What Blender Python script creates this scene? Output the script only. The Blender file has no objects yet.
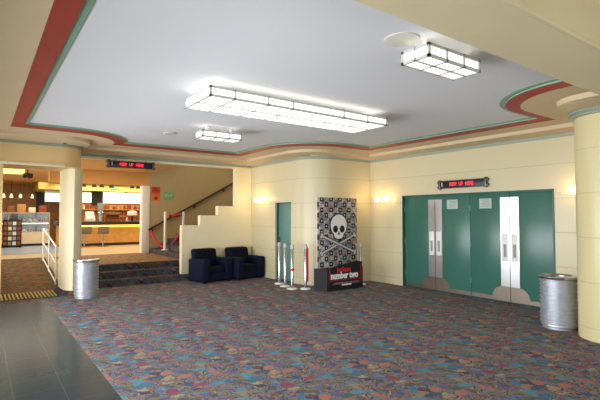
import bpy, bmesh, math, random
from mathutils import Vector, Matrix
random.seed(4)
S = bpy.context.scene
C = S.collection
PI = math.pi

# ---------------------------------------------------------------- materials
def lin(c):
    r = []
    for v in c[:3]:
        v = v / 255.0
        r.append(v / 12.92 if v <= 0.04045 else ((v + 0.055) / 1.055) ** 2.4)
    return (r[0], r[1], r[2], 1.0)

class N:
    """small node-tree helper"""
    def __init__(s, name):
        s.m = bpy.data.materials.new(name); s.m.use_nodes = True
        s.t = s.m.node_tree; s.n = s.t.nodes; s.l = s.t.links
        s.b = s.n['Principled BSDF']
    def new(s, t, **k):
        x = s.n.new(t)
        for a, v in k.items(): setattr(x, a, v)
        return x
    def link(s, a, b): s.l.new(a, b)
    def set(s, i, v):
        if isinstance(v, bpy.types.NodeSocket): s.l.new(v, i)
        else: i.default_value = v
    def math(s, op, a, b=0.0, c=None):
        x = s.new('ShaderNodeMath', operation=op)
        s.set(x.inputs[0], a); s.set(x.inputs[1], b)
        if c is not None: s.set(x.inputs[2], c)
        return x.outputs[0]
    def mix(s, f, a, b, mode='MIX'):
        x = s.new('ShaderNodeMix', data_type='RGBA', blend_type=mode)
        s.set(x.inputs[0], f); s.set(x.inputs[6], a); s.set(x.inputs[7], b)
        return x.outputs[2]
    def noise(s, vec, scale, detail=2.0, out='Fac'):
        x = s.new('ShaderNodeTexNoise'); s.set(x.inputs['Vector'], vec)
        x.inputs['Scale'].default_value = scale; x.inputs['Detail'].default_value = detail
        return x.outputs[out]
    def voro(s, vec, scale, feature='F1'):
        x = s.new('ShaderNodeTexVoronoi', feature=feature); s.set(x.inputs['Vector'], vec)
        x.inputs['Scale'].default_value = scale
        return x
    def ramp(s, f, stops, interp='LINEAR'):
        x = s.new('ShaderNodeValToRGB'); s.set(x.inputs[0], f)
        r = x.color_ramp; r.interpolation = interp
        while len(r.elements) < len(stops): r.elements.new(0.5)
        for e, (p, c) in zip(r.elements, stops): e.position = p; e.color = c
        return x.outputs[0]
    def pos(s): return s.new('ShaderNodeNewGeometry').outputs['Position']
    def obj(s): return s.new('ShaderNodeTexCoord').outputs['Object']
    def xyz(s, v):
        x = s.new('ShaderNodeSeparateXYZ'); s.set(x.inputs[0], v); return x.outputs
    def comb(s, a, b, c):
        x = s.new('ShaderNodeCombineXYZ'); s.set(x.inputs[0], a); s.set(x.inputs[1], b); s.set(x.inputs[2], c); return x.outputs[0]
    def bump(s, h, strength=0.2, dist=0.01):
        x = s.new('ShaderNodeBump'); s.set(x.inputs['Height'], h)
        x.inputs['Strength'].default_value = strength; x.inputs['Distance'].default_value = dist
        s.link(x.outputs[0], s.b.inputs['Normal'])
    def bs(s, col=None, rough=None, metal=None, spec=None):
        if col is not None: s.set(s.b.inputs['Base Color'], col)
        if rough is not None: s.set(s.b.inputs['Roughness'], rough)
        if metal is not None: s.set(s.b.inputs['Metallic'], metal)
        if spec is not None: s.b.inputs['Specular IOR Level'].default_value = spec

def simple(name, c, rough=0.5, metal=0.0, var=0.06, scale=8.0, spec=None, bump=0.0):
    n = N(name); base = lin(c)
    f = n.noise(n.obj(), scale, 3.0)
    d = tuple(v * (1 - var) for v in base[:3]) + (1,); u = tuple(min(1, v * (1 + var)) for v in base[:3]) + (1,)
    n.bs(n.ramp(f, [(0.3, d), (0.7, u)]), rough, metal, spec)
    if bump: n.bump(f, bump, 0.005)
    return n.m

def emit(name, c, strength, base=(230, 230, 230)):
    n = N(name); n.bs(lin(base), 0.4)
    f = n.noise(n.obj(), 3.0)
    n.set(n.b.inputs['Emission Color'], n.ramp(f, [(0.0, lin(c)), (1.0, tuple(v * .96 for v in lin(c)[:3]) + (1,))]))
    n.b.inputs['Emission Strength'].default_value = strength
    return n.m

def wall_mat(name, c, z0=0.165, dz=0.595, joint=0.72):
    n = N(name); p = n.pos(); x, y, z = n.xyz(p)
    f = n.noise(p, 1.3, 4.0)
    base = n.mix(n.math('MULTIPLY', f, 0.35), lin(c), tuple(v * 0.86 for v in lin(c)[:3]) + (1,))
    m = n.math('MODULO', n.math('ADD', z, 10 * dz - z0), dz)
    d = n.math('MINIMUM', m, n.math('SUBTRACT', dz, m))
    g = n.math('LESS_THAN', d, 0.008)
    n.bs(n.mix(g, base, tuple(v * joint for v in lin(c)[:3]) + (1,)), 0.33, 0.0, 0.45)
    sm = n.math('SUBTRACT', 1.0, n.math('MINIMUM', 1.0, n.math('DIVIDE', d, 0.014)))
    n.bump(n.math('ADD', n.math('MULTIPLY', sm, -1.0), n.math('MULTIPLY', n.noise(p, 60.0), 0.05)), 0.25, 0.006)
    return n.m

def carpet_mat(name, pal, dark=1.0, s1=2.3, s2=9.5):
    n = N(name); p = n.pos(); x, y, z = n.xyz(p)
    # woven repeat with a half drop
    per = 0.96
    ux = n.math('DIVIDE', n.math('ADD', n.math('ADD', x, n.math('MULTIPLY', z, 0.3)), 20.0), per)
    uy = n.math('ADD', n.math('DIVIDE', n.math('ADD', n.math('ADD', y, z), 20.0), per), n.math('MULTIPLY', n.math('FLOOR', ux), 0.5))
    q = n.comb(n.math('MULTIPLY', n.math('FRACT', ux), per), n.math('MULTIPLY', n.math('FRACT', uy), per), 0.0)
    wob = n.noise(q, 9.0, 2.0, 'Color')
    vm = n.new('ShaderNodeVectorMath', operation='SCALE'); n.link(wob, vm.inputs[0]); vm.inputs['Scale'].default_value = 0.16
    va = n.new('ShaderNodeVectorMath', operation='ADD'); n.link(q, va.inputs[0]); n.link(vm.outputs[0], va.inputs[1])
    q2 = va.outputs[0]; k = len(pal)
    def pick(f, off):
        return n.ramp(n.math('FRACT', f), [(i / k, tuple(w * dark for w in lin(pal[(i * 5 + off) % k])[:3]) + (1,)) for i in range(k)], 'CONSTANT')
    vb = n.voro(q2, s1 * 1.7); vs = n.voro(q2, s2)
    cb = n.xyz(vb.outputs['Color']); cs = n.xyz(vs.outputs['Color'])
    # scrolling ring motifs, leaf veins and small flecks
    rings = pick(n.math('ADD', cb[0], n.math('MULTIPLY', vb.outputs['Distance'], 2.3)), 0)
    swirl = pick(n.math('ADD', n.math('MULTIPLY', n.noise(q2, s1 * 1.6, 1.0), 3.2), cb[1]), 2)
    fleck = pick(cs[0], 4)
    a = n.mix(n.math('GREATER_THAN', cb[2], 0.5), rings, swirl)
    a = n.mix(n.math('GREATER_THAN', cs[1], 0.62), a, fleck)
    vein = n.math('GREATER_THAN', n.math('SINE', n.math('MULTIPLY', n.noise(q2, s1 * 2.2, 2.0), 90.0)), 0.72)
    a = n.mix(n.math('MULTIPLY', vein, 0.5), a, pick(n.math('ADD', cs[2], 0.3), 1))
    fz = n.noise(p, 180.0, 2.0)
    a = n.mix(0.12, a, n.mix(fz, tuple(w * dark for w in lin((60, 58, 60))[:3]) + (1,), tuple(w * dark for w in lin((150, 140, 130))[:3]) + (1,)))
    n.bs(a, 0.85, 0.0, 0.22)
    n.bump(fz, 0.3, 0.004)
    return n.m

PAL = [(58, 104, 132), (168, 98, 84), (132, 124, 94), (134, 62, 84), (46, 76, 104), (96, 80, 128), (66, 130, 148), (40, 52, 84),
       (158, 142, 106), (64, 90, 82), (146, 112, 82), (84, 112, 136), (108, 98, 78), (42, 52, 64), (118, 108, 92), (72, 76, 80)]
PAL_RAMP = [(122, 84, 44), (96, 92, 50), (150, 96, 50), (74, 58, 36), (110, 104, 66), (128, 66, 40), (86, 70, 42), (60, 66, 48)]
M = {}
M['carpet'] = carpet_mat('patterned carpet', PAL, 1.15)
M['carpet_step'] = carpet_mat('stair carpet', PAL, 0.55)
M['carpet_ramp'] = carpet_mat('ramp carpet', PAL_RAMP)
M['wall'] = wall_mat('cream block wall', (214, 203, 166), joint=0.8)
M['wall_plain'] = simple('cream plaster', (240, 228, 190), 0.5, var=0.03, scale=1.5)
M['wall_tan'] = simple('tan plaster', (186, 166, 124), 0.6, var=0.04, scale=1.2)
M['wall_orange'] = simple('ochre plaster', (214, 160, 88), 0.6, var=0.04, scale=1.2)
M['wall_header'] = simple('warm cream header plaster', (226, 196, 136), 0.5, var=0.03, scale=1.5)
M['column'] = wall_mat('cream column render', (218, 205, 156), 0.165, 0.595, 0.84)
M['ceil'] = simple('white ceiling paint', (214, 214, 217), 0.8, var=0.015, scale=0.8)
M['soffit'] = simple('tan soffit plaster', (208, 186, 150), 0.6, var=0.03, scale=1.5)
M['beam'] = simple('stone coloured beam paint', (212, 198, 160), 0.6, var=0.03, scale=1.5)
M['red'] = simple('brick red paint', (160, 58, 46), 0.5, var=0.05, scale=2)
M['green_trim'] = simple('sage green paint', (126, 158, 136), 0.5, var=0.05, scale=2)
M['sage'] = simple('grey green paint', (152, 164, 148), 0.5, var=0.05, scale=2)
M['teal'] = simple('teal door paint', (60, 110, 96), 0.28, var=0.05, scale=1.2, spec=0.5)
M['teal_pale'] = simple('pale teal door paint', (92, 134, 128), 0.35)
M['teal_dark'] = simple('teal frame paint', (30, 84, 74), 0.4)
M['steel'] = simple('brushed steel', (204, 203, 204), 0.3, 1.0, 0.05, 5)
M['kick'] = simple('dull steel kick plate', (140, 128, 116), 0.4, 1.0, 0.08, 5)
M['chrome'] = simple('chrome', (186, 188, 192), 0.22, 1.0, 0.03)
M['bin'] = simple('silver bin metal', (186, 190, 198), 0.46, 0.7, 0.06, 10)
M['bin_dark'] = simple('bin inside', (38, 36, 34), 0.7)
M['navy'] = simple('navy velour', (15, 19, 44), 0.85, var=0.25, scale=14, bump=0.3, spec=0.2)
M['navy_seat'] = simple('navy velour seat', (12, 15, 34), 0.9, var=0.25, scale=14, bump=0.3, spec=0.2)
M['black'] = simple('black plastic', (20, 20, 21), 0.4)
M['blackmatte'] = simple('black card', (22, 20, 21), 0.7)
M['white'] = simple('white paint', (238, 236, 230), 0.45, var=0.02)
M['paper'] = simple('paper', (188, 196, 190), 0.8, var=0.04)
M['ink'] = simple('grey print', (150, 156, 152), 0.8)
M['redrope'] = simple('red rope', (190, 40, 50), 0.6)
M['wood'] = simple('dark handrail wood', (72, 44, 28), 0.45, var=0.2, scale=12)
M['grey_metal'] = simple('grey metal frame', (190, 188, 184), 0.55, 0.0)
M['cap_metal'] = simple('dark grey cap metal', (96, 96, 98), 0.35, 0.6)
M['yellow'] = simple('yellow tactile bar', (206, 184, 62), 0.6)
M['diff'] = emit('glowing opal panel', (255, 252, 240), 1.3)
M['bulb'] = emit('glowing warm shade', (255, 222, 165), 6.0, (255, 240, 215))
M['bulb_off'] = simple('unlit bronze shade', (120, 96, 66), 0.4)
M['led'] = emit('red led lettering', (255, 40, 62), 1.7, (120, 20, 25))
M['brass'] = simple('aged brass', (150, 116, 66), 0.35, 0.9)
M['skull'] = simple('bone white print', (236, 236, 232), 0.6, var=0.03)
M['bone'] = simple('pale grey print', (196, 198, 200), 0.6, var=0.05)
M['red_print'] = simple('red print', (205, 28, 36), 0.6)
M['white_print'] = simple('white print', (240, 240, 240), 0.6)
M['grey_print'] = simple('grey lines of print', (150, 120, 122), 0.6)
M['orange_sign'] = simple('orange sign', (224, 118, 52), 0.6)
M['red_sign'] = simple('red sign', (204, 60, 40), 0.6)
M['brown_print'] = simple('brown sign print', (120, 54, 20), 0.6)
M['green_sign'] = simple('faded green sign', (124, 178, 128), 0.6)
M['green_print'] = simple('pale green print', (176, 208, 160), 0.6)
M['counter_top'] = simple('dark counter top', (48, 48, 52), 0.3, var=0.1)
M['orange_wood'] = simple('honey timber front', (224, 172, 100), 0.4, var=0.12, scale=5)
M['wood_panel'] = simple('brown timber panel', (196, 150, 96), 0.5, var=0.15, scale=6)
M['lightbox'] = emit('lit menu board', (255, 250, 232), 3.2)
M['yellow_lit'] = emit('lit yellow green panel', (240, 240, 90), 1.8)
M['strip'] = emit('warm light strip', (255, 190, 80), 6.0)
M['spot_face'] = emit('warm amber pendant glass', (255, 190, 110), 0.9)
M['yellow_wall'] = simple('yellow bulkhead paint', (226, 204, 112), 0.6)
M['beige_tile'] = simple('beige floor tile', (196, 176, 138), 0.4, var=0.08, scale=3)
M['stool'] = simple('grey brown stool seat', (128, 112, 90), 0.6)
M['tomato'] = simple('red packaging', (150, 66, 52), 0.5)
M['amber'] = simple('amber packaging', (196, 144, 84), 0.5)
M['cream_food'] = simple('cream icing', (238, 222, 190), 0.6)
M['brown_food'] = simple('brown pastry', (140, 84, 42), 0.7, var=0.2)
M['greenery'] = simple('salad green', (130, 140, 110), 0.7, var=0.2)
M['pale_blue'] = simple('pale blue panel', (150, 170, 186), 0.5)
M['grey_floor'] = simple('pale blue grey vinyl', (150, 168, 196), 0.35)

# polished dark floor tile with thin grout lines
n = N('polished grey floor tile'); p = n.pos(); x, y, z = n.xyz(p)
fx = n.math('PINGPONG', n.math('ADD', x, 10 * 0.4 - 0.285), 0.2); fy = n.math('PINGPONG', n.math('ADD', y, 10 * 0.4 - 0.42), 0.2)
gx = n.math('LESS_THAN', fx, 0.003); gy = n.math('LESS_THAN', fy, 0.003)
f = n.noise(p, 9.0, 5.0); sp = n.noise(p, 120.0, 2.0)
base = n.mix(f, lin((32, 50, 60)), lin((42, 60, 68)))
n.bs(n.mix(n.math('MAXIMUM', gx, gy), base, lin((74, 80, 78))), n.math('ADD', 0.16, n.math('MULTIPLY', f, 0.08)), 0.0, 0.06)
M['tile'] = n.m

# thin glazing
n = N('clear glazing'); n.n.remove(n.b)
tr = n.new('ShaderNodeBsdfTransparent'); gl = n.new('ShaderNodeBsdfGlossy'); gl.inputs['Roughness'].default_value = 0.02
fr = n.new('ShaderNodeFresnel'); fr.inputs['IOR'].default_value = 1.4
mx = n.new('ShaderNodeMixShader'); n.link(fr.outputs[0], mx.inputs[0]); n.link(tr.outputs[0], mx.inputs[1]); n.link(gl.outputs[0], mx.inputs[2])
n.link(mx.outputs[0], n.n['Material Output'].inputs[0]); M['glass'] = n.m

# printed collage of framed snapshots on the standee
n = N('printed snapshot collage'); o = n.obj(); x, y, z = n.xyz(o)
gx = n.math('DIVIDE', n.math('ADD', x, 20.0), 0.27); gz0 = n.math('DIVIDE', n.math('ADD', z, 20.0), 0.122)
row = n.math('FLOOR', gz0)
gx = n.math('ADD', gx, n.math('MULTIPLY', n.math('FRACT', n.math('MULTIPLY', row, 0.5)), 1.0))
cx = n.math('FRACT', gx); cz = n.math('FRACT', gz0); col = n.math('FLOOR', gx)
wn = n.new('ShaderNodeTexWhiteNoise', noise_dimensions='2D'); n.link(n.comb(col, row, 0.0), wn.inputs['Vector'])
patch = n.voro(o, 9.0)
bgc = n.ramp(n.xyz(patch.outputs['Color'])[0], [(0, lin((150, 152, 160))), (.2, lin((92, 112, 142))), (.36, lin((150, 74, 50))), (.46, lin((206, 202, 192))), (.62, lin((104, 72, 60))), (.76, lin((112, 134, 156))), (.88, lin((184, 160, 132)))], 'CONSTANT')
bgc = n.mix(0.45, bgc, n.ramp(n.noise(o, 22.0, 2.0), [(0.38, lin((52, 50, 58))), (0.62, lin((206, 200, 196)))]))
dx = n.math('MULTIPLY', n.math('ABSOLUTE', n.math('SUBTRACT', cx, 0.5)), 0.27); dz = n.math('MULTIPLY', n.math('ABSOLUTE', n.math('SUBTRACT', cz, 0.5)), 0.122)
inb = n.math('MULTIPLY', n.math('LESS_THAN', dx, 0.052), n.math('LESS_THAN', dz, 0.054))
a = n.mix(inb, bgc, lin((16, 14, 16)))
rr = n.math('SQRT', n.math('ADD', n.math('POWER', dx, 2.0), n.math('POWER', dz, 2.0)))
dot = n.math('LESS_THAN', rr, 0.019)
a = n.mix(dot, a, n.ramp(wn.outputs['Value'], [(0, lin((214, 190, 170))), (.6, lin((190, 200, 214)))], 'CONSTANT'))
n.bs(a, 0.5); M['collage'] = n.m

# ---------------------------------------------------------------- mesh helpers
def bx(bm, x0, y0, z0, x1, y1, z1, bev=0.0, seg=2):
    r = bmesh.ops.create_cube(bm, size=1.0)
    vs = r['verts']
    for v in vs: v.co = Vector(((x0 + x1) / 2 + v.co.x * (x1 - x0), (y0 + y1) / 2 + v.co.y * (y1 - y0), (z0 + z1) / 2 + v.co.z * (z1 - z0)))
    if bev:
        es = set()
        for v in vs: es.update(v.link_edges)
        bmesh.ops.bevel(bm, geom=list(es), offset=bev, segments=seg, affect='EDGES', profile=0.5)
def prism(bm, pts, z0, z1, axis='Z'):
    def mk(a, b, h):
        return (a, b, h) if axis == 'Z' else ((a, h, b) if axis == 'Y' else (h, a, b))
    lo = [bm.verts.new(mk(a, b, z0)) for a, b in pts]; hi = [bm.verts.new(mk(a, b, z1)) for a, b in pts]
    k = len(pts)
    fs = [bm.faces.new(lo), bm.faces.new(hi)]
    for i in range(k): fs.append(bm.faces.new((lo[i], lo[(i + 1) % k], hi[(i + 1) % k], hi[i])))
    bmesh.ops.recalc_face_normals(bm, faces=fs)
def lathe(bm, x, y, prof, seg=32, z=0.0):
    rings = []
    for r, h in prof:
        if r < 1e-5: rings.append([bm.verts.new((x, y, z + h))])
        else: rings.append([bm.verts.new((x + r * math.cos(2 * PI * i / seg), y + r * math.sin(2 * PI * i / seg), z + h)) for i in range(seg)])
    fs = []
    for a, b in zip(rings, rings[1:]):
        for i in range(seg):
            j = (i + 1) % seg
            if len(a) == 1 and len(b) == 1: continue
            if len(a) == 1: fs.append(bm.faces.new((a[0], b[j], b[i])))
            elif len(b) == 1: fs.append(bm.faces.new((a[i], a[j], b[0])))
            else: fs.append(bm.faces.new((a[i], a[j], b[j], b[i])))
    bmesh.ops.recalc_face_normals(bm, faces=fs)
def tube(bm, pts, r, seg=10):
    pts = [Vector(p) for p in pts]; rings = []
    for i, p in enumerate(pts):
        d = (pts[min(i + 1, len(pts) - 1)] - pts[max(i - 1, 0)]).normalized()
        u = d.cross(Vector((0, 0, 1)))
        if u.length < 1e-3: u = d.cross(Vector((1, 0, 0)))
        u.normalize(); w = u.cross(d)
        rings.append([bm.verts.new(p + r * (u * math.cos(2 * PI * k / seg) + w * math.sin(2 * PI * k / seg))) for k in range(seg)])
    fs = []
    for a, b in zip(rings, rings[1:]):
        for k in range(seg): fs.append(bm.faces.new((a[k], a[(k + 1) % seg], b[(k + 1) % seg], b[k])))
    fs.append(bm.faces.new(rings[0])); fs.append(bm.faces.new(rings[-1]))
    bmesh.ops.recalc_face_normals(bm, faces=fs)
def ball(bm, x, y, z, r, sx=1, sy=1, sz=1, seg=16):
    q = bmesh.ops.create_uvsphere(bm, u_segments=seg, v_segments=seg // 2 + 2, radius=r)
    for v in q['verts']: v.co = Vector((x + v.co.x * sx, y + v.co.y * sy, z + v.co.z * sz))
def strip(bm, path_a, path_b):
    """quads between two 3-D polylines with equal point counts"""
    va = [bm.verts.new(p) for p in path_a]; vb = [bm.verts.new(p) for p in path_b]
    for i in range(len(va) - 1): bm.faces.new((va[i], va[i + 1], vb[i + 1], vb[i]))
def origin(o):
    v = Vector((0, 0, 0))
    while o is not None: v += o.location; o = o.parent
    return v
def obj(name, bm, mat, parent=None, local=False, smooth=True):
    if parent is not None and not local:
        d = origin(parent)
        for v in bm.verts: v.co -= d
    me = bpy.data.meshes.new(name); bm.normal_update(); bm.to_mesh(me); bm.free()
    me.materials.append(M[mat] if isinstance(mat, str) else mat)
    if smooth:
        for p in me.polygons: p.use_smooth = True
        try: me.set_sharp_from_angle(angle=math.radians(35))
        except Exception: pass
    o = bpy.data.objects.new(name, me); C.objects.link(o)
    if parent is not None: o.parent = parent
    return o
def B(): return bmesh.new()
def box_obj(name, dims, mat, parent=None, bev=0.0, local=False):
    bm = B(); bx(bm, *dims, bev=bev); return obj(name, bm, mat, parent, local)
def tag(o, label, cat, group=None, kind=None):
    o['label'] = label; o['category'] = cat
    if group: o['group'] = group
    if kind: o['kind'] = kind
    return o
def thing(name, label, cat, loc, rz=0.0, group=None):
    o = bpy.data.objects.new(name, None); C.objects.link(o)
    o.location = loc; o.rotation_euler = (0, 0, rz); o.empty_display_size = 0.1
    return tag(o, label, cat, group)
def struct(name, bm_or_o, mat=None, label=None):
    o = bm_or_o if mat is None else obj(name, bm_or_o, mat)
    o['kind'] = 'structure'
    if label: o['label'] = label
    return o
def sempty(name, loc, label=None):
    o = bpy.data.objects.new(name, None); C.objects.link(o); o.location = loc; o['kind'] = 'structure'
    if label: o['label'] = label
    return o
def dup(root, loc, rz, label, group=None):
    r = root.copy(); C.objects.link(r); r.location = loc; r.rotation_euler = (0, 0, rz); r['label'] = label
    if group: r['group'] = group
    for ch in list(root.children):
        c = ch.copy(); C.objects.link(c); c.parent = r
        for g in list(ch.children):
            d = g.copy(); C.objects.link(d); d.parent = c
    return r
def text_bm(txt, size, depth, center, face, bold=0.0, sx=1.0):
    """lettering as a mesh; face = '-Y' or '-X' is the way it looks"""
    cu = bpy.data.curves.new('lettering', 'FONT'); cu.body = txt; cu.size = size; cu.extrude = depth; cu.offset = bold
    cu.align_x = 'CENTER'; cu.align_y = 'CENTER'; cu.resolution_u = 3
    t = bpy.data.objects.new('lettering', cu); C.objects.link(t)
    dg = bpy.context.evaluated_depsgraph_get(); me = t.evaluated_get(dg).to_mesh()
    bm = B(); bm.from_mesh(me); t.evaluated_get(dg).to_mesh_clear()
    bpy.data.objects.remove(t); bpy.data.curves.remove(cu)
    for v in bm.verts: v.co.x *= sx
    R = Matrix.Rotation(PI / 2, 4, 'X')
    if face == '-X': R = Matrix.Rotation(-PI / 2, 4, 'Z') @ R
    bmesh.ops.transform(bm, matrix=Matrix.Translation(center) @ R, verts=bm.verts)
    return bm
def arc(cx, cy, r, a0, a1, k=14):
    return [(cx + r * math.cos(math.radians(a0 + (a1 - a0) * i / k)), cy + r * math.sin(math.radians(a0 + (a1 - a0) * i / k))) for i in range(k + 1)]

# ---------------------------------------------------------------- setting: floors
XW, YN, XF, YB, YL = 8.09, 8.12, 6.25, 11.0, 9.8      # door wall, alcove wall, side face, stair wall, header wall
bm = B(); prism(bm, [(1.07, -3.6), (8.6, -3.6), (8.6, 11.4), (-1.2, 11.4), (-1.2, 9.82), (1.07, 9.82)], -0.12, 0.0)
struct('floor', bm, 'carpet', 'patterned multicolour carpet of the foyer')
bm = B(); prism(bm, [(-1.2, -3.6), (1.07, -3.6), (1.07, 9.82), (-1.2, 9.82)], -0.12, 0.0)
struct('floor_tiled', bm, 'tile', 'polished grey tiled floor beside the carpet')
# steps up to the food hall
bm = B(); prism(bm, [(10.88, 0.0), (10.88, 0.15), (11.23, 0.15), (11.23, 0.30), (11.58, 0.30), (11.58, 0.45), (14.6, 0.45), (14.6, 0.0)], 1.62, 4.42, 'X')
o = obj('trim_steps', bm, 'carpet_step'); struct('', o); o['label'] = 'three dark carpeted steps up to the food hall'
bm = B(); bx(bm, 1.55, 11.63, 0.45, 8.4, 14.6, 0.456); bx(bm, 4.42, 11.17, 0.3, 8.4, 14.6, 0.455)
struct('floor_landing', bm, carpet_mat('landing carpet', [(150, 120, 78), (120, 92, 60), (176, 140, 90), (104, 84, 62), (130, 112, 84), (160, 112, 74)]), 'brown carpeted landing above the steps')
bm = B(); bx(bm, -0.2, 14.6, 0.2, 8.4, 24.0, 0.456)
struct('floor_hall', bm, 'beige_tile', 'beige food hall floor beyond the landing')
bm = B(); prism(bm, [(11.3, -0.02), (11.3, 0.003), (14.6, 0.456), (14.6, -0.02)], 0.2, 1.55, 'X')
struct('floor_ramp', bm, 'carpet_ramp', 'brown leaf patterned carpet ramp up to the food counter')
bm = B(); bx(bm, 0.13, 16.2, 0.45, 2.6, 20.34, 0.462); struct('floor_vinyl', bm, 'grey_floor', 'pale grey floor in front of the display counter')

# ---------------------------------------------------------------- setting: walls
bm = B(); prism(bm, [(XW, 7.04), (XW, 8.3), (8.5, 8.3), (8.5, 7.04)], 0, 3.3); prism(bm, [(XW, -3.6), (XW, 3.64), (8.5, 3.64), (8.5, -3.6)], 0, 3.6)
bx(bm, XW, 3.64, 2.10, 8.5, 7.04, 3.3); bx(bm, 8.3, 3.64, 0, 8.5, 7.04, 2.1)
struct('wall_right', bm, 'wall', 'cream block wall around the teal auditorium doors')
bm = B()
prism(bm, [(XF, YB + .4), (XF, 9.74), (8.6, 9.74), (8.6, YB + .4)], 0, 3.3)
prism(bm, [(XF, 9.74), (XF, 9.01), (8.6, 9.01), (8.6, 9.74)], 1.985, 3.3)
prism(bm, [(XF + .2, 9.74), (XF + .2, 9.01), (8.6, 9.01), (8.6, 9.74)], 0, 1.985)
prism(bm, [(8.6, 9.01), (XF, 9.01)] + arc(XF + .7, YN + .7, .7, 180, 270) + [(8.6, YN)], 0, 3.3)
struct('wall_back', bm, 'wall', 'cream wall with a rounded corner behind the film standee')
# stair balustrade and pier
bm = B(); prism(bm, [(4.225, 0), (4.225, 1.40), (4.72, 1.40), (4.72, 1.655), (5.23, 1.655), (5.23, 1.91), (5.755, 1.91), (5.755, 3.2), (XF + .05, 3.2), (XF + .05, 0)], YB, YB + 0.16, 'Y')
struct('wall_stair', bm, 'wall_plain', 'cream stepped balustrade wall behind the armchairs')
# header wall and rounded pier at the ramp
nose = [(1.42, 10.95), (1.42, 10.5), (1.45, 10.3), (1.50, 10.18), (1.58, 10.12), (1.68, 10.17), (1.75, 10.28), (1.78, 10.42), (1.78, 10.95)]
bm = B(); prism(bm, nose, 0.11, 2.64); struct('column_pier', bm, 'wall_plain', 'cream round ended pier between the ramp and the steps')
bm = B()
hd = [(-1.2, YL)] + [(1.32, YL)] + arc(1.32, YL + .38, .38, -80, 0, 8) + [(1.72, 10.95), (-1.2, 10.95)]
prism(bm, hd, 2.62, 3.3)
bx(bm, -1.2, YL, 0.0, 0.34, 10.95, 2.62)
struct('wall_left', bm, 'wall_header', 'cream header wall and round ended pier over the ramp')
bm = B(); prism(bm, [(a + (0.012 if a > 1.5 else -0.012), b - (0.012 if b < 10.45 else 0)) for a, b in nose], 0, 0.11)
struct('baseboard_pier', bm, 'carpet_step', 'dark carpet skirting around the pier')
bm = B(); bx(bm, -1.2, YL - .025, 2.60, 1.36, YL, 2.655, 0.008); struct('trim_header', bm, 'wall_plain', 'thin cream moulding under the header')
# food hall and stair well shell
bm = B(); bx(bm, -0.6, 23.2, 0.45, 8.4, 23.4, 3.4); struct('wall_hall', bm, 'wood_panel', 'brown timber panelled far wall of the food hall')
bm = B(); bx(bm, 8.4, 11.0, 0, 8.6, 23.4, 4.4); struct('wall_hall_side', bm, 'wall_tan')
bm = B(); bx(bm, -0.8, 16.2, 0, -0.6, 23.4, 3.4); struct('wall_hall_end', bm, 'wall_tan')
bm = B(); bx(bm, 4.42, 14.42, 0.45, 8.4, 14.6, 4.3); struct('wall_stair_back', bm, 'wall_tan', 'tan wall behind the stairs with the sloping handrail')
bm = B(); bx(bm, 1.60, 14.42, 2.61, 4.42, 14.6, 3.4); struct('wall_opening', bm, 'wall_orange', 'ochre header over the opening to the food hall')
bm = B(); bx(bm, 4.20, 14.38, 0.456, 4.44, 14.64, 2.61, 0.01); struct('trim_jamb', bm, 'white', 'white jamb post between the food hall opening and the stairs')
bm = B(); bx(bm, 1.55, 11.6, 0, 1.62, 14.6, 0.55); struct('wall_kerb', bm, 'wall_tan', 'low kerb wall between the ramp and the steps')
# ceilings
bm = B(); bx(bm, -1.3, 1.7, 3.18, 8.6, 11.2, 3.26); struct('ceiling', bm, 'ceil', 'white flat ceiling')
bm = B(); bx(bm, -1.3, -3.6, 3.45, 8.6, 1.7, 3.55); struct('ceiling_entrance', bm, 'beam')
bm = B(); bx(bm, -0.6, 11.06, 3.02, 4.44, 23.4, 3.14); struct('ceiling_hall', bm, 'wall_orange', 'warm ceiling over the landing and food hall')
bm = B(); bx(bm, 4.44, 14.6, 3.02, 8.4, 23.4, 3.14); struct('ceiling_hall_end', bm, 'wall_orange')
bm = B(); bx(bm, 4.44, 11.1, 4.25, 8.6, 14.6, 4.35); struct('ceiling_stair', bm, 'wall_tan')
bm = B(); bx(bm, 4.44, 11.12, 3.14, 8.6, 11.2, 4.3); bx(bm, 4.44, 11.2, 3.14, 4.5, 14.6, 4.3); struct('wall_stair_upper', bm, 'wall_tan')
# beam
bm = B(); prism(bm, [(1.42, 2.95), (1.95, 2.95), (1.95, 3.2), (1.70, 3.2), (1.70, 3.5), (1.42, 3.5)], -1.3, 8.09, 'X'); struct('beam', bm, 'beam', 'deep stone coloured ceiling beam overhead')
bm = B(); bx(bm, -1.3, 1.395, 2.945, 8.09, 1.425, 2.985, 0.008); struct('trim_beam', bm, 'beam')

# ceiling border: stepped tan soffit, brick red band, sage green band
R0 = [(.386, 1.8), (.386, 8.72)] + arc(1.27, 9.665, .945, -90, 0)[0:] + [(2.215, 9.76), (5.22, 9.76)] + arc(6.37, 8.35, 1.15, 180, 270) + [(7.163, 7.2), (7.163, 3.17)] + arc(6.32, 2.3, .87, 90, 180) + [(5.45, 1.8)]
def offset(path, d):
    """d > 0 towards the white ceiling (right of travel)"""
    out = []
    for i, p in enumerate(path):
        p = Vector(p); a = Vector(path[i - 1]) if i else None; b = Vector(path[i + 1]) if i + 1 < len(path) else None
        ns = []
        for s, e in ((a, p), (p, b)):
            if s is None or e is None: continue
            t = (e - s).normalized(); ns.append(Vector((t.y, -t.x)))
        if len(ns) == 1: out.append(p + ns[0] * d)
        else:
            m = (ns[0] + ns[1]).normalized(); out.append(p + m * (d / max(0.3, m.dot(ns[0]))))
    return [(v.x, v.y) for v in out]
def z3(path, z): return [(a, b, z) for a, b in path]
P1, P2, P3 = offset(R0, 0.015), offset(R0, 0.185), offset(R0, 0.255)
M1, M2 = offset(R0, -0.42), offset(R0, -0.845)
def far(path, d):
    return offset(path, d)
bm = B()
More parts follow.
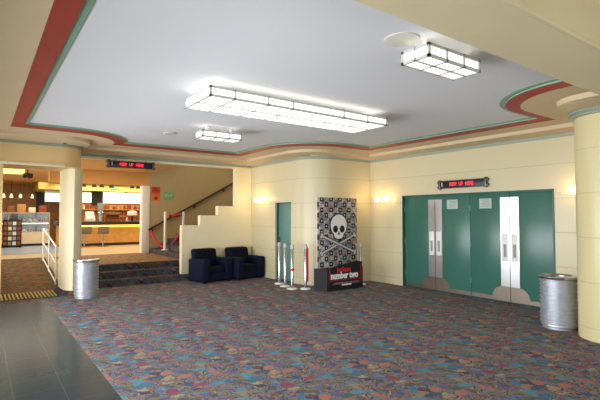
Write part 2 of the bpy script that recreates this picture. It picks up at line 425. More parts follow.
strip(bm, z3(R0, 3.124), z3(M1, 3.124)); strip(bm, z3(M1, 3.124), z3(offset(R0, -.44), 3.062)); strip(bm, z3(offset(R0, -.44), 3.062), z3(M2, 3.055))
# fill from the last offset out to the walls
bx(bm, -1.3, 1.8, 3.056, -.45, 9.9, 3.2); bx(bm, -.46, 9.55, 3.0562, 1.3, 9.9, 3.2); bx(bm, 7.99, 2.0, 3.0562, 8.2, 8.2, 3.2); bx(bm, 6.4, 8.02, 3.0558, 8.2, 8.4, 3.2); bx(bm, 6.05, 8.4, 3.0558, 6.4, 11.0, 3.2); bx(bm, 1.5, 10.58, 3.056, 6.3, 11.12, 3.2)
bx(bm, 6.0, 1.95, 3.057, 8.1, 2.55, 3.2)
struct('trim_soffit', bm, 'soffit', 'stepped tan plaster soffit around the ceiling')
bm = B(); strip(bm, z3(P1, 3.124), z3(R0, 3.124)); strip(bm, z3(P2, 3.150), z3(P1, 3.127)); strip(bm, z3(P1, 3.127), z3(P1, 3.124))
struct('trim_red', bm, 'red', 'brick red band around the ceiling edge')
bm = B(); strip(bm, z3(offset(R0, .19), 3.168), z3(P2, 3.150)); strip(bm, z3(P3, 3.172), z3(offset(R0, .19), 3.168)); strip(bm, z3(P3, 3.19), z3(P3, 3.172))
struct('trim_green', bm, 'green_trim', 'sage green band around the ceiling edge')
# cornice band at the wall heads
def band(bm, path, z0, z1, t):
    q = offset(path, t); strip(bm, z3(path, z0), z3(q, z0)); strip(bm, z3(q, z0), z3(q, z1)); strip(bm, z3(q, z1), z3(path, z1))
bm = B()
band(bm, [(-1.2, YL)] + [(1.32, YL)] + arc(1.32, YL + .38, .38, -80, 0, 8) + [(1.715, 10.95)], 3.005, 3.06, .03)
band(bm, [(1.6, YB - .02), (XF, YB - .02), (XF, YN + .7)] + arc(XF + .7, YN + .7, .7, 180, 270)[1:] + [(XW, YN), (XW, 2.0)], 3.0, 3.06, .03)
struct('trim_cornice', bm, 'sage', 'grey green cornice band at the head of the walls')
bm = B(); bx(bm, 1.62, YB - .02, 2.955, XF, YB + .14, 3.1); struct('trim_lintel', bm, 'wall_plain', 'cream lintel band over the stairs and steps')

# round column
bm = B(); lathe(bm, 6.935, 2.36, [(.43, 0), (.43, 3.06)], 64); struct('column', bm, 'column', 'large round cream column')
bm = B(); lathe(bm, 6.935, 2.36, [(.43, 2.985), (.475, 2.99), (.49, 3.01), (.475, 3.035), (.50, 3.04), (.50, 3.06)], 64); struct('trim_column', bm, 'sage')

# entrance glazing (seen in the steel strips and the floor)
def glazing(name, axis, c, a0, a1, z0, z1, step, label):
    root = sempty(name, (c, (a0 + a1) / 2, z0) if axis == 'X' else ((a0 + a1) / 2, c, z0), label)
    bm = B()
    def bar(u0, u1, w0, w1):
        if axis == 'X': bx(bm, c - .03, u0, w0, c + .03, u1, w1)
        else: bx(bm, u0, c - .03, w0, u1, c + .03, w1)
    k = max(1, round((a1 - a0) / step))
    for i in range(k + 1):
        u = a0 + (a1 - a0) * i / k; bar(u - .035, u + .035, z0, z1)
    bar(a0, a1, z0, z0 + .16); bar(a0, a1, z1 - .12, z1); bar(a0, a1, 2.1, 2.2); bar(a0, a1, .98, 1.04)
    obj('window_frame', bm, 'white', root)
    bm = B()
    if axis == 'X': bx(bm, c - .004, a0, z0, c + .004, a1, z1)
    else: bx(bm, a0, c - .004, z0, a1, c + .004, z1)
    obj('glass', bm, 'glass', root)
    return root
glazing('window_1', 'X', -1.2, -3.6, 9.75, 0.0, 2.3, 0.95, 'white framed glass doors along the entrance side')
bm = B(); bx(bm, -1.3, -3.6, 2.3, -1.17, 9.8, 3.3); struct('wall_entrance', bm, 'wall_plain', 'cream bulkhead wall above the entrance doors')
glazing('window_2', 'X', 0.12, 10.98, 16.2, 0.0, 3.0, 0.9, 'unseen white framed glazing added beside the ramp')  # unseen glazing added for side light and bright steel strip reflections
glazing('window_3', 'Y', -3.6, -1.2, 8.09, 0.0, 2.5, 1.0, 'street glazing of the entrance')
bm = B(); bx(bm, -1.3, -3.7, 2.5, 8.09, -3.57, 3.5); struct('wall_street', bm, 'wall_plain', 'cream bulkhead wall above the street glazing')

# ---------------------------------------------------------------- doors
def leaf(parent, y0, y1, strip_side):
    """one door leaf on the door wall between y0 < y1; steel strip on the strip_side edge"""
    X0 = XW + 0.05
    lf = box_obj('door_leaf', (X0, y0 + .004, 0.01, X0 + .045, y1 - .004, 2.09), 'teal', parent, 0.003)
    e = (y0 + .006) if strip_side == 'low' else (y1 - .006); s = 1 if strip_side == 'low' else -1
    ya, yb = sorted((e, e + s * .175)); box_obj('steel_strip', (X0 - .006, ya, 0.30, X0 + .001, yb, 2.0), 'steel', lf)
    pl = sorted((e + s * .025, e + s * .15)); box_obj('push_plate', (X0 - .009, pl[0], .78, X0 - .005, pl[1], 1.30), 'white', lf, .002)
    pl = sorted((e + s * .06, e + s * .115)); box_obj('plate_print', (X0 - .0105, pl[0], .86, X0 - .0085, pl[1], 1.10), 'ink', lf)
    bm = B(); pts = [(e, .02), (e + s * .42, .02), (e + s * .42, .09)]
    pts += [(e + s * (.14 + .22 * math.cos(math.radians(t))), .09 + .21 * math.sin(math.radians(t))) for t in range(0, 91, 15)] + [(e, .30)]
    if s < 0: pts = pts[::-1]
    prism(bm, pts, X0 - .005, X0 + .001, 'X'); obj('kick_plate', bm, 'kick', lf)
    ya, yb = sorted((e + s * .42, (y1 if s > 0 else y0) - s * .006)); box_obj('bottom_plate', (X0 - .004, ya, 0.02, X0 + .001, yb, 0.10), 'kick', lf)
    he = (y1 - .03) if strip_side == 'low' else (y0 + .03)
    bm = B()
    for hz in (.28, 1.0, 1.75): tube(bm, [(X0 - .006, he + (.02 if strip_side == 'low' else -.02), hz), (X0 - .006, he + (.02 if strip_side == 'low' else -.02), hz + .11)], .009, 8)
    obj('hinge', bm, 'teal_pale', lf)
    return lf
d1 = sempty('door_1', (XW, 6.17, 0), 'pair of teal auditorium doors farther along the wall')
leaf(d1, 5.30, 6.16, 'high'); leaf(d1, 6.16, 7.02, 'low')
d2 = sempty('door_2', (XW, 4.47, 0), 'pair of teal auditorium doors next to the column')
leaf(d2, 3.66, 4.47, 'high'); leaf(d2, 4.47, 5.30, 'low')
bm = B(); bx(bm, XW - .012, 3.635, 2.085, XW + .2, 7.045, 2.115); bx(bm, XW - .012, 7.015, 0, XW + .2, 7.045, 2.1); bx(bm, XW - .012, 3.635, 0, XW + .2, 3.665, 2.1)
struct('trim_door_frame', bm, 'teal_dark')
d3 = sempty('door_3', (XF + .1, 9.37, 0), 'narrow teal door in the cream wall behind the silver posts')
box_obj('door_leaf', (XF + .10, 9.03, 0.01, XF + .15, 9.72, 1.975), 'teal_pale', d3, 0.003)
bm = B(); bx(bm, XF + .05, 9.01, 0, XF + .2, 9.035, 1.985); bx(bm, XF + .05, 9.715, 0, XF + .2, 9.74, 1.985); bx(bm, XF + .05, 9.01, 1.965, XF + .2, 9.74, 1.985); obj('door_frame', bm, 'teal_dark', d3)
bm = B(); tube(bm, [(XF + .06, 9.66, 1.02), (XF + .06, 9.57, 1.02)], .011); tube(bm, [(XF + .1, 9.66, 1.02), (XF + .06, 9.66, 1.02)], .012); bx(bm, XF + .093, 9.63, .94, XF + .101, 9.69, 1.1); obj('door_handle', bm, 'chrome', d3)

# notices on the doors
for y0, lab in ((5.59, 'white paper notice taped to the teal door just under the red lettered sign'), (4.83, 'white paper notice taped to the teal door closer to the column')):
    t = thing('paper_notice', lab, 'notice', (XW + .045, y0 + .13, 1.88), group='paper notices on the teal doors')
    box_obj('sheet', (XW + .047, y0, 1.79, XW + .0505, y0 + .26, 1.985), 'paper', t)
    bm = B()
    for k in range(5): bx(bm, XW + .0462, y0 + .04, 1.82 + k * .032, XW + .048, y0 + .22 - (k % 2) * .03, 1.834 + k * .032)
    obj('print', bm, 'ink', t)

# ---------------------------------------------------------------- ceiling lights
def light_box(name, label, x0, y0, x1, y1, zb, zt, nx, ny, splits=None):
    t = thing(name, label, 'ceiling light', ((x0 + x1) / 2, (y0 + y1) / 2, zb), group='opal box lights on the white ceiling')
    bm = B(); i = .012
    for s in ((x0 + i, y0 + i, x1 - i, y0 + i + .004), (x0 + i, y1 - i - .004, x1 - i, y1 - i), (x0 + i, y0 + i, x0 + i + .004, y1 - i), (x1 - i - .004, y0 + i, x1 - i, y1 - i)):
        bx(bm, s[0], s[1], zb + .012, s[2], s[3], zt - .006)
    bx(bm, x0 + i, y0 + i, zb + .008, x1 - i, y1 - i, zb + .014)
    obj('diffuser', bm, 'diff', t)
    bm = B(); w = .022
    for z in (zb, zt - .024):
        bx(bm, x0, y0, z, x1, y0 + w, z + .024); bx(bm, x0, y1 - w, z, x1, y1, z + .024); bx(bm, x0, y0, z, x0 + w, y1, z + .024); bx(bm, x1 - w, y0, z, x1, y1, z + .024)
    fr = splits or [k / nx for k in range(1, nx)]
    for a in (x0, x1 - w):
        for b in (y0, y1 - w): bx(bm, a, b, zb, a + w, b + w, zt)
    for k in fr:
        xx = x0 + (x1 - x0) * k
        bx(bm, xx - .008, y0, zb, xx + .008, y0 + .012, zt); bx(bm, xx - .005, y1 - .01, zb, xx + .005, y1, zt); bx(bm, xx - .012, y0, zb + .0, xx + .012, y1, zb + .007)
    for k in range(1, ny):
        yy = y0 + (y1 - y0) * k / ny
        bx(bm, x0, yy - .005, zb, x0 + .01, yy + .005, zt); bx(bm, x1 - .01, yy - .005, zb, x1, yy + .005, zt); bx(bm, x0, yy - .012, zb, x1, yy + .012, zb + .007)
    obj('frame', bm, 'grey_metal', t)
    bm = B(); cx, cy = (x0 + x1) / 2, (y0 + y1) / 2; lx, ly = (x1 - x0) * .3, (y1 - y0) * .3
    ins = .27 * (y1 - y0); bx(bm, x0 + ins, y0 + ins, zt - .016, x1 - ins, y1 - ins, zt - .008)  # inset top plate added to limit the glow on the ceiling
    for sx in (-1, 1): bx(bm, cx + sx * lx - .02, cy - .02, zt - .02, cx + sx * lx + .02, cy + .02, 3.185)
    obj('mount_and_glow_plate', bm, 'white', t)
    return t
light_box('ceiling_light', 'long opal glass box light, by far the longest on the white ceiling', 2.03, 4.49, 4.84, 5.23, 2.965, 3.085, 6, 2, [.11, .27, .40, .70, .86])
light_box('ceiling_light', 'short opal box light beside the stone coloured beam', 2.985, 2.30, 3.73, 2.60, 2.965, 3.085, 3, 2)
light_box('ceiling_light', 'small opal box light beyond the long one, near the stairs', 2.98, 6.88, 3.72, 7.18, 2.965, 3.085, 3, 2)
bm = B(); lathe(bm, 2.95, 2.56, [(0, 3.165), (.12, 3.163), (.15, 3.17), (.155, 3.181)], 40); tag(obj('ceiling_speaker', bm, simple('off white speaker mesh', (204, 200, 188), 0.7)), 'round cream ceiling speaker cover beside the short box light and beam', 'speaker')
bm = B(); lathe(bm, 2.84, 8.03, [(0, 3.16), (.09, 3.158), (.11, 3.165), (.12, 3.181)], 32); tag(obj('ceiling_vent', bm, 'grey_metal'), 'small grey round disc on the ceiling beside the farthest box light', 'vent')

# ---------------------------------------------------------------- led signs
def led_sign(label, c, half, face, hang=None):
    t = thing('led_sign', label, 'sign', c, group='black signs with red lettering')
    cx, cy, cz = c
    def b6(u0, w0, z0, u1, w1, z1):    # u along the sign, w out of the wall
        return (cx + u0, cy - w1, cz + z0, cx + u1, cy - w0, cz + z1) if face == '-Y' else (cx - w1, cy - u1, cz + z0, cx - w0, cy - u0, cz + z1)
    box_obj('housing', b6(-half + .03, 0, -.07, half - .03, .07, .07), 'black', t, .006)
    bm = B()
    bx(bm, *b6(-half + .02, 0, .07, half - .02, .075, .082)); bx(bm, *b6(-half + .02, 0, -.082, half - .02, .075, -.07))
    obj('trim_rail', bm, 'cap_metal', t)
    for s in (-1, 1):
        bm = B(); a, b = sorted((s * half, s * (half - .05))); bx(bm, *b6(a, -.0, -.1, b, .085, .1), bev=.012)
        a, b = sorted((s * (half + .03), s * (half - .02))); bx(bm, *b6(a, .01, .03, b, .07, .075), bev=.008); bx(bm, *b6(a, .01, -.075, b, .07, -.03), bev=.008)
        obj('end_cap', bm, 'cap_metal', t)
    k = -1 if face == '-Y' else -1
    for txt, u, mt, sz, nm in (('1', -half + .095, 'white_print', .12, 'numeral'), ('KEEP', -.195, 'led', .1, 'lettering'), ('UP', -.01, 'led', .1, 'lettering'), ('HERE', .185, 'led', .1, 'lettering')):
        p = (cx + u, cy - .0715, cz) if face == '-Y' else (cx - .0715, cy - u, cz)
        obj(nm, text_bm(txt, sz, .002, p, face, .003, .78 if nm == 'lettering' else 1), mt, t, smooth=False)
    if hang:
        for s in (-.35, .35):
            bm = B(); bx(bm, *b6(s - .012, .0, .08, s + .012, .02, hang)); obj('bracket', bm, 'grey_metal', t)
    return t
led_sign('black sign with red lettering on the cream wall above the teal double doors', (XW, 5.42, 2.305), .56, '-X')
led_sign('black sign with red lettering hanging from the lintel over the steps', (2.93, YB - .02, 2.86), .54, '-Y', .2)

# ---------------------------------------------------------------- wall sconces
def sconce(label, c, face, lit, gap=.165):
    cx, cy, cz = c
    t = thing('wall_sconce', label, 'wall light', c, group='small wall sconces')
    box_obj('backplate', (cx - .02, cy - gap - .06, cz - .035, cx, cy + gap + .06, cz + .0), 'wall_plain', t, .006)
    for k, s in enumerate((-gap, gap)):
        if lit[k] is None: continue
        bm = B(); tube(bm, [(cx, cy + s, cz - .02), (cx - .07, cy + s, cz - .03), (cx - .09, cy + s, cz + .0)], .01, 8); a = obj('arm', bm, 'brass', t)
        bm = B(); lathe(bm, cx - .09, cy + s, [(.014, .0), (.04, .015), (.062, .07), (.066, .12), (.056, .12), (.0, .03)], 20, cz - .045); obj('lamp_shade', bm, 'bulb' if lit[k] else 'bulb_off', a)
        if lit[k]:
            l = bpy.data.lights.new('sconce glow', 'POINT'); l.energy = 4.6; l.color = (1.0, .66, .30); l.shadow_soft_size = .06
            lo = bpy.data.objects.new('sconce glow', l); C.objects.link(lo); lo.location = (cx - .16, cy + s, cz + .06)
sconce('lit twin wall sconce between the film standee and the teal double doors', (XW, 7.62, 2.03), '-X', (1, 1))
sconce('wall sconce with a single glowing shade beside the round column', (XW, 3.375, 2.04), '-X', (1, None), .08)
sconce('lit twin wall sconce above the armchairs, beside the narrow teal door', (XF, 10.40, 2.05), '-X', (1, 1))

# ---------------------------------------------------------------- litter bins
def litter_bin(x, y, label, r=.25, h=.76):
    t = thing('litter_bin', label, 'bin', (x, y, 0), group='silver banded litter bins')
    prof = [(0, .0), (r * .86, .0), (r * .86, .03), (r * .95, .045)]
    k = 11; z0, z1 = .05, h - .05
    for i in range(k):
        a = z0 + (z1 - z0) * i / k; b = z0 + (z1 - z0) * (i + 1) / k
        prof += [(r * .935, a + .004), (r * .94, b - .032), (r, b - .024), (r, b - .006), (r * .935, b - .001)]
    prof += [(r * .97, h - .045), (r * .97, h - .03)]
    bm = B(); lathe(bm, x, y, prof, 48); obj('body', bm, 'bin', t)
    bm = B(); lathe(bm, x, y, [(r * .95, h - .04), (r * 1.07, h - .02), (r * 1.09, h), (r * 1.07, h + .012), (r * .7, h + .018), (r * .62, h + .0), (r * .6, h - .03)], 48); obj('rim', bm, 'chrome', t)
    bm = B(); lathe(bm, x, y, [(r * .61, h - .03), (0, h - .035)], 48); obj('liner', bm, 'bin_dark', t)
litter_bin(1.775, 9.80, 'silver banded litter bin by the pier, ramp and carpeted steps', .232, .755)
litter_bin(6.955, 3.09, 'silver banded litter bin between the teal doors and the round column', .25, .75)

# ---------------------------------------------------------------- armchairs (local, faces -Y)
def rounded(bm, x0, y0, z0, x1, y1, z1, r): bx(bm, x0, y0, z0, x1, y1, z1, r, 4)
def armchair(label, loc, rz):
    t = thing('armchair', label, 'armchair', loc, rz, 'navy velour armchairs')
    bm = B(); rounded(bm, -.40, -.36, .04, .40, .30, .24, .03); obj('base', bm, 'navy', t, True)
    bm = B(); rounded(bm, -.235, -.38, .22, .235, .16, .37, .05)
    obj('seat_cushion', bm, 'navy_seat', t, True)
    for s in (-1, 1):
        bm = B(); a, b = sorted((s * .225, s * .455)); rounded(bm, a, -.39, .03, b, .30, .57, .055); obj('armrest', bm, 'navy', t, True)
    bm = B(); rounded(bm, -.33, .10, .25, .33, .36, .79, .07)
    for v in bm.verts: v.co.y += (v.co.z - .25) * .12 - (.02 if v.co.z < .6 else 0); v.co.z += .02 * math.cos(v.co.x * 4)
    obj('backrest', bm, 'navy_seat', t, True)
    for a in (-.36, .36):
        for b in (-.32, .28):
            bm = B(); bx(bm, a - .03, b - .03, 0, a + .03, b + .03, .05); obj('foot', bm, 'black', t, True)
armchair('navy velour armchair beside the carpeted steps', (4.77, 10.49, 0), math.radians(10))
armchair('navy velour armchair beside the narrow teal door and its wall sconce', (5.715, 10.49, 0), math.radians(9))

# ---------------------------------------------------------------- film standee
t = thing('film_standee', 'tall cardboard film standee with a white skull over a snapshot collage', 'standee', (6.6, 7.7, 0))
panel = box_obj('panel', (6.06, 7.70, 0.0, 7.23, 7.725, 2.055), 'collage', t, .003)
box_obj('bounce_backing', (6.06, 7.725, 0.0, 7.23, 7.738, 2.055), 'white', t, .002)  # unseen white back, added to brighten the reflection in the steel strips
base = None
bm = B(); prism(bm, [(6.00, 7.76), (6.12, 7.45), (7.18, 7.45), (7.26, 7.76)], 0, .48); base = obj('base', bm, 'blackmatte', t)
bm = B(); prism(bm, [(6.14, .10), (7.16, .10), (7.13, .60), (6.98, .63), (6.17, .50)], 7.425, 7.448, 'Y'); sg = obj('title_board', bm, 'blackmatte', t)
obj('title', text_bm('number two', .20, .003, (6.60, 7.421, .325), '-Y', .008, .80), 'white_print', sg, smooth=False)
obj('heading', text_bm('jackass', .15, .003, (6.58, 7.421, .455), '-Y', .007, .95), 'red_print', sg, smooth=False)
bm = B(); bx(bm, 6.20, 7.419, .225, 7.08, 7.424, .237); bx(bm, 6.17, 7.419, .205, 6.182, 7.424, .49); bx(bm, 7.09, 7.419, .16, 7.10, 7.424, .55); obj('red_rule', bm, 'red_print', sg)
bm = B(); bx(bm, 6.30, 7.420, .165, 7.02, 7.424, .18); bx(bm, 6.26, 7.420, .14, 7.05, 7.424, .152); obj('credits', bm, 'grey_print', sg)
bm = B(); bx(bm, 6.52, 7.419, .105, 6.80, 7.424, .135); obj('date_line', bm, 'white_print', sg)
# plain skull and crossed bones, raised print
SX, SZ, YF = 6.66, 1.40, 7.70
bm = B(); q = [(SX + .235 * math.cos(math.radians(a)), SZ + .03 + .235 * math.sin(math.radians(a))) for a in range(-20, 201, 10)]
q += [(SX - .19, SZ - .12), (SX - .14, SZ - .16), (SX - .12, SZ - .24), (SX - .05, SZ - .27), (SX + .05, SZ - .27), (SX + .12, SZ - .24), (SX + .14, SZ - .16), (SX + .19, SZ - .12)]
prism(bm, [(SX + (a - SX) * 1.14, SZ + (b - SZ) * 1.12) for a, b in q], YF - .0165, YF + .002, 'Y'); obj('skull_outline', bm, 'black', panel); bm = B()
prism(bm, [(SX + (a - SX) * 1.03, SZ + (b - SZ) * 1.03) for a, b in q], YF - .018, YF + .002, 'Y'); sk = obj('skull', bm, 'skull', panel)
bm = B()
for s in (-1, 1):
    q = [(SX + s * .10 + .072 * math.cos(math.radians(a)), SZ - .06 + .082 * math.sin(math.radians(a))) for a in range(0, 360, 20)]
    prism(bm, q, YF - .021, YF - .017, 'Y')
prism(bm, [(SX - .045, SZ - .20), (SX, SZ - .11), (SX + .045, SZ - .20), (SX, SZ - .175)], YF - .021, YF - .017, 'Y')
obj('eye_socket', bm, 'black', panel)
for s in (-1, 1):
    bm = B(); a = Vector((SX - s * .50, 0, .80)); b = Vector((SX + s * .50, 0, 1.20)); d = (b - a).normalized(); nrm = Vector((-d.z, 0, d.x))
    y0 = YF - .006 if s > 0 else YF - .012
    for wd, kn, mt, nm, dy in ((.036, .05, 'black', 'bone_outline', 0), (.021, .034, 'bone', 'crossbone', -.0012)):
        bm = B()
        prism(bm, [((a + nrm * wd).x, (a + nrm * wd).z), ((b + nrm * wd).x, (b + nrm * wd).z), ((b - nrm * wd).x, (b - nrm * wd).z), ((a - nrm * wd).x, (a - nrm * wd).z)], y0 + dy, YF + .001, 'Y')
        for e in (a, b):
            for w in (-.026, .026):
                c = e + nrm * w; prism(bm, [(c.x + kn * math.cos(math.radians(g)), c.z + kn * math.sin(math.radians(g))) for g in range(0, 360, 30)], y0 + dy - .0004, YF + .001, 'Y')
        obj(nm, bm, mt, panel)

# ---------------------------------------------------------------- belt stanchions
def stanchion(x, y, label, belt=None):
    t = thing('belt_stanchion', label, 'stanchion', (x, y, 0), group='silver belt posts around the standee')
    bm = B(); lathe(bm, x, y, [(0, 0), (.118, 0), (.122, .010), (.105, .022), (.05, .034), (0, .036)], 28); obj('foot_plate', bm, 'white', t)
    bm = B(); lathe(bm, x, y, [(.036, .035), (.036, .90), (.030, .91)], 20); obj('pole', bm, 'chrome', t)
    bm = B(); lathe(bm, x, y, [(.034, .90), (.042, .905), (.042, .985), (.03, 1.0), (0, 1.002)], 20); obj('belt_head', bm, 'grey_metal', t)
    if belt == 'clip':
        bm = B(); lathe(bm, x, y, [(.037, .40), (.044, .405), (.044, .46), (.037, .465)], 20); bx(bm, x - .02, y - .06, .41, x + .02, y - .03, .455); obj('belt_clip', bm, 'red_print', t)
    if belt == 'hang':
        bm = B(); prism(bm, [(x + .012, .18), (x + .05, .16), (x + .05, .92), (x + .012, .94)], y - .05, y - .038, 'Y'); obj('belt', bm, 'red_print', t)
stanchion(5.90, 9.00, 'silver belt post nearest the armchairs, before the narrow teal door')
stanchion(5.80, 8.60, 'silver belt post second from the armchairs, plain without red')
stanchion(5.72, 8.20, 'silver belt post with a small red clip halfway up', 'clip')
stanchion(5.96, 8.02, 'silver belt post beside the standee with a red belt hanging down', 'hang')
stanchion(7.46, 7.80, 'silver belt post partly hidden between standee and corner of the room')

# ---------------------------------------------------------------- ramp: tactile strip, railings
t = thing('tactile_strip', 'strip of yellow tactile bars at the foot of the ramp', 'tactile paving', (.85, 10.7, 0))
bm = B(); bx(bm, .36, 10.22, 0, 1.40, 11.2, .006); obj('mat', bm, 'carpet_step', t)
for k in range(15):
    xx = .38 + k * .066; bm = B(); bx(bm, xx, 10.30, .005, xx + .028, 11.12, .013, .003, 1); obj('bar', bm, 'yellow', t)
def ramp_z(y): return min(.456, max(0, (y - 11.3) * .453 / 3.3))
def railing(x, label, ya, yb):
    t = thing('ramp_railing', label, 'railing', (x, ya, 0), group='white railings along the ramp')
    ps = [ya, (ya + yb) / 2, yb]
    for y in ps:
        bm = B(); tube(bm, [(x, y, ramp_z(y) - .005), (x, y, ramp_z(y) + .86)], .017); obj('post', bm, 'white', t)
    for nm, h, r in (('handrail', .88, .02), ('lower_rail', .06, .016), ('middle_rail', .5, .012)):
        bm = B(); tube(bm, [(x, y, ramp_z(y) + h) for y in [ya - .05, (ya + yb) / 2, yb + .05]], r); obj(nm, bm, 'white', t)
railing(1.46, 'white metal railing up the ramp beside the round ended pier', 11.65, 14.2)
railing(.30, 'white metal railing up the ramp on the glazed side', 11.5, 14.2)

# ---------------------------------------------------------------- stairs, handrail, ropes, signs
bm = B(); pts = [(4.45, .45)]
for k in range(11): pts += [(4.45 + .3 * k, .45 + .15 * (k + 1)), (4.45 + .3 * (k + 1), .45 + .15 * (k + 1))]
pts += [(4.45 + 3.3, .45)]
prism(bm, pts, 11.3, 14.42, 'Y'); o = obj('trim_stairs', bm, 'carpet_step'); struct('', o); o['label'] = 'dark carpeted staircase rising behind the balustrade'
t = thing('handrail', 'dark timber handrail sloping up the tan stair wall', 'handrail', (4.5, 14.34, 1.25))
bm = B(); tube(bm, [(4.40, 14.33, 1.20), (4.5, 14.33, 1.255), (7.8, 14.33, 3.04)], .032); obj('rail', bm, 'wood', t)
for xx in (4.52, 5.95, 7.05):
    zz = 1.255 + (xx - 4.5) * .541; bm = B(); tube(bm, [(xx, 14.42, zz - .09), (xx, 14.34, zz - .09), (xx, 14.33, zz - .02)], .014, 8); lathe(bm, xx, 14.40, [(0, -.03), (.04, -.03), (.04, .03), (0, .03)], 12, zz - .09); obj('bracket', bm, 'wood', t)
def post(x, y, z0, label):
    t = thing('rope_post', label, 'post', (x, y, z0), group='white rope posts on the stairs')
    bm = B(); lathe(bm, x, y, [(0, 0), (.11, 0), (.11, .015), (.04, .03), (0, .03)], 20, z0); obj('foot_plate', bm, 'white', t)
    bm = B(); lathe(bm, x, y, [(.04, .02), (.04, 1.74 - z0), (.03, 1.77 - z0), (0, 1.775 - z0)], 16, z0); obj('pole', bm, 'white', t)
post(4.61, 13.4, .6, 'white rope post at the foot of the stairs beside the white jamb')
post(5.19, 13.4, .9, 'white rope post on the stairs partly behind the balustrade')
def sag(a, b, drop, k=16):
    a, b = Vector(a), Vector(b); return [a.lerp(b, i / k) - Vector((0, 0, drop * 4 * (i / k) * (1 - i / k))) for i in range(k + 1)]
bm = B(); tube(bm, sag((4.72, 13.4, 1.66), (5.08, 13.4, 1.69), .04), .045, 8); tag(obj('padded_rope', bm, 'redrope'), 'short red padded rope tied between the tops of the two white posts', 'rope')
bm = B(); tube(bm, sag((4.46, 14.30, 1.16), (5.10, 13.28, 1.25), .56), .04, 8); tag(obj('barrier_rope', bm, 'redrope'), 'long red barrier rope drooping across the foot of the stairs', 'rope')
t = thing('warning_sign', 'orange and red warning sign on the tan stair wall', 'sign', (4.645, 14.41, 2.13))
box_obj('panel', (4.51, 14.408, 2.13, 4.78, 14.42, 2.585), 'orange_sign', t)
bm = B(); bx(bm, 4.51, 14.402, 2.39, 4.78, 14.409, 2.585); obj('heading', bm, 'red_sign', t)
bm = B(); bx(bm, 4.56, 14.399, 2.46, 4.72, 14.403, 2.49); bx(bm, 4.56, 14.399, 2.51, 4.66, 14.403, 2.54)
obj('heading_print', bm, 'brown_print', t)
bm = B(); bx(bm, 4.55, 14.403, 2.345, 4.74, 14.409, 2.365); obj('print', bm, 'brown_print', t)
bm = B(); ball(bm, 4.645, 14.407, 2.22, .06, 1, .1, .9); obj('pictogram', bm, 'brown_print', t)
t = thing('exit_sign', 'pale green exit sign on the tan stair wall', 'sign', (5.075, 14.41, 2.17))
box_obj('panel', (4.905, 14.408, 2.17, 5.245, 14.42, 2.435), 'green_sign', t)
obj('lettering', text_bm('EXIT', .15, .002, (5.075, 14.406, 2.30), '-Y', .004, .85), 'green_print', t, smooth=False)

# ---------------------------------------------------------------- food hall
FZ = .456
t = thing('bar_counter', 'long timber fronted bar counter with a dark top in the food hall', 'counter', (5.2, 19.3, FZ))
bm = B(); bx(bm, 2.45, 19.05, FZ, 8.0, 19.7, 1.26); obj('front_panel', bm, 'orange_wood', t)
bm = B(); bx(bm, 2.38, 18.8, 1.28, 8.1, 19.75, 1.42, .01); obj('counter_top', bm, 'counter_top', t)
bm = B(); bx(bm, 2.5, 19.0, 1.22, 8.0, 19.04, 1.27); obj('light_strip', bm, 'strip', t)
bm = B(); bx(bm, 2.45, 19.03, FZ, 8.0, 19.06, FZ + .1); obj('plinth', bm, 'counter_top', t)
def stool(x, y, rz, label):
    t = thing('bar_stool', label, 'stool', (x, y, FZ), rz, 'bar stools at the timber counter')
    bm = B(); lathe(bm, 0, 0, [(0, 0), (.21, 0), (.21, .012), (.05, .03), (0, .03)], 24); obj('foot_plate', bm, 'chrome', t, True)
    bm = B(); lathe(bm, 0, 0, [(.028, .02), (.028, .52)], 14); tube(bm, [(.15 * math.cos(a * .524), .15 * math.sin(a * .524), .2) for a in range(13)], .01, 8); bx(bm, -.15, -.008, .192, .15, .008, .208); obj('pole', bm, 'chrome', t, True)
    bm = B(); rounded(bm, -.2, -.2, .50, .2, .2, .57, .03); obj('seat', bm, 'stool', t, True)
    bm = B(); rounded(bm, -.2, -.22, .56, .2, -.17, .78, .02); obj('backrest', bm, 'stool', t, True)
stool(3.25, 18.45, .2, 'grey bar stool nearest the pier at the timber bar counter')
stool(3.90, 18.40, -.1, 'grey bar stool farther from the pier at the timber bar counter')
# bulkhead, menu boards and back bar
bm = B(); bx(bm, 1.9, 20.4, 2.72, 8.4, 23.2, 3.03); struct('beam_bulkhead', bm, 'yellow_wall', 'yellow bulkhead over the bar')
def menu(x0, x1, z0, z1, y, label, mat='lightbox', yb=21.103):
    t = thing('menu_board', label, 'menu board', ((x0 + x1) / 2, y, z0), group='lit menu boards above the counters')
    box_obj('casing', (x0, y, z0, x1, yb, z1), 'white', t); box_obj('lit_face', (x0 + .02, y - .01, z0 + .02, x1 - .02, y + .005, z1 - .02), mat, t)
menu(3.42, 3.96, 2.22, 2.66, 21.0, 'square lit white menu board next to the pier over the bar')
menu(4.42, 5.40, 2.2, 2.70, 21.0, 'lit white menu board in the middle of the row over the bar')
menu(5.41, 6.40, 2.2, 2.70, 21.0, 'lit white menu board at the jamb end of the row over the bar')
menu(2.38, 3.0, 2.28, 2.70, 23.0, 'lit white menu board seen through the ramp opening', yb=23.203)
bm = B(); bx(bm, 3.97, 21.0, 2.1, 4.40, 21.15, 2.74); tag(obj('wall_screen', bm, 'black'), 'dark panel between the two lit menu boards over the bar', 'screen')
bm = B(); bx(bm, 2.08, 22.9, FZ, 2.34, 23.19, 2.70); tag(obj('dark_cabinet', bm, 'black'), 'tall dark cabinet beside the lit menu board beyond the ramp', 'cabinet')
bm = B(); bx(bm, 3.0, 21.101, FZ, 8.4, 21.3, 2.73); struct('wall_bar', bm, 'orange_wood', 'honey timber back wall of the bar')
t = thing('back_shelf', 'timber shelf unit loaded with red packets behind the bar', 'shelf', (5.2, 20.9, FZ))
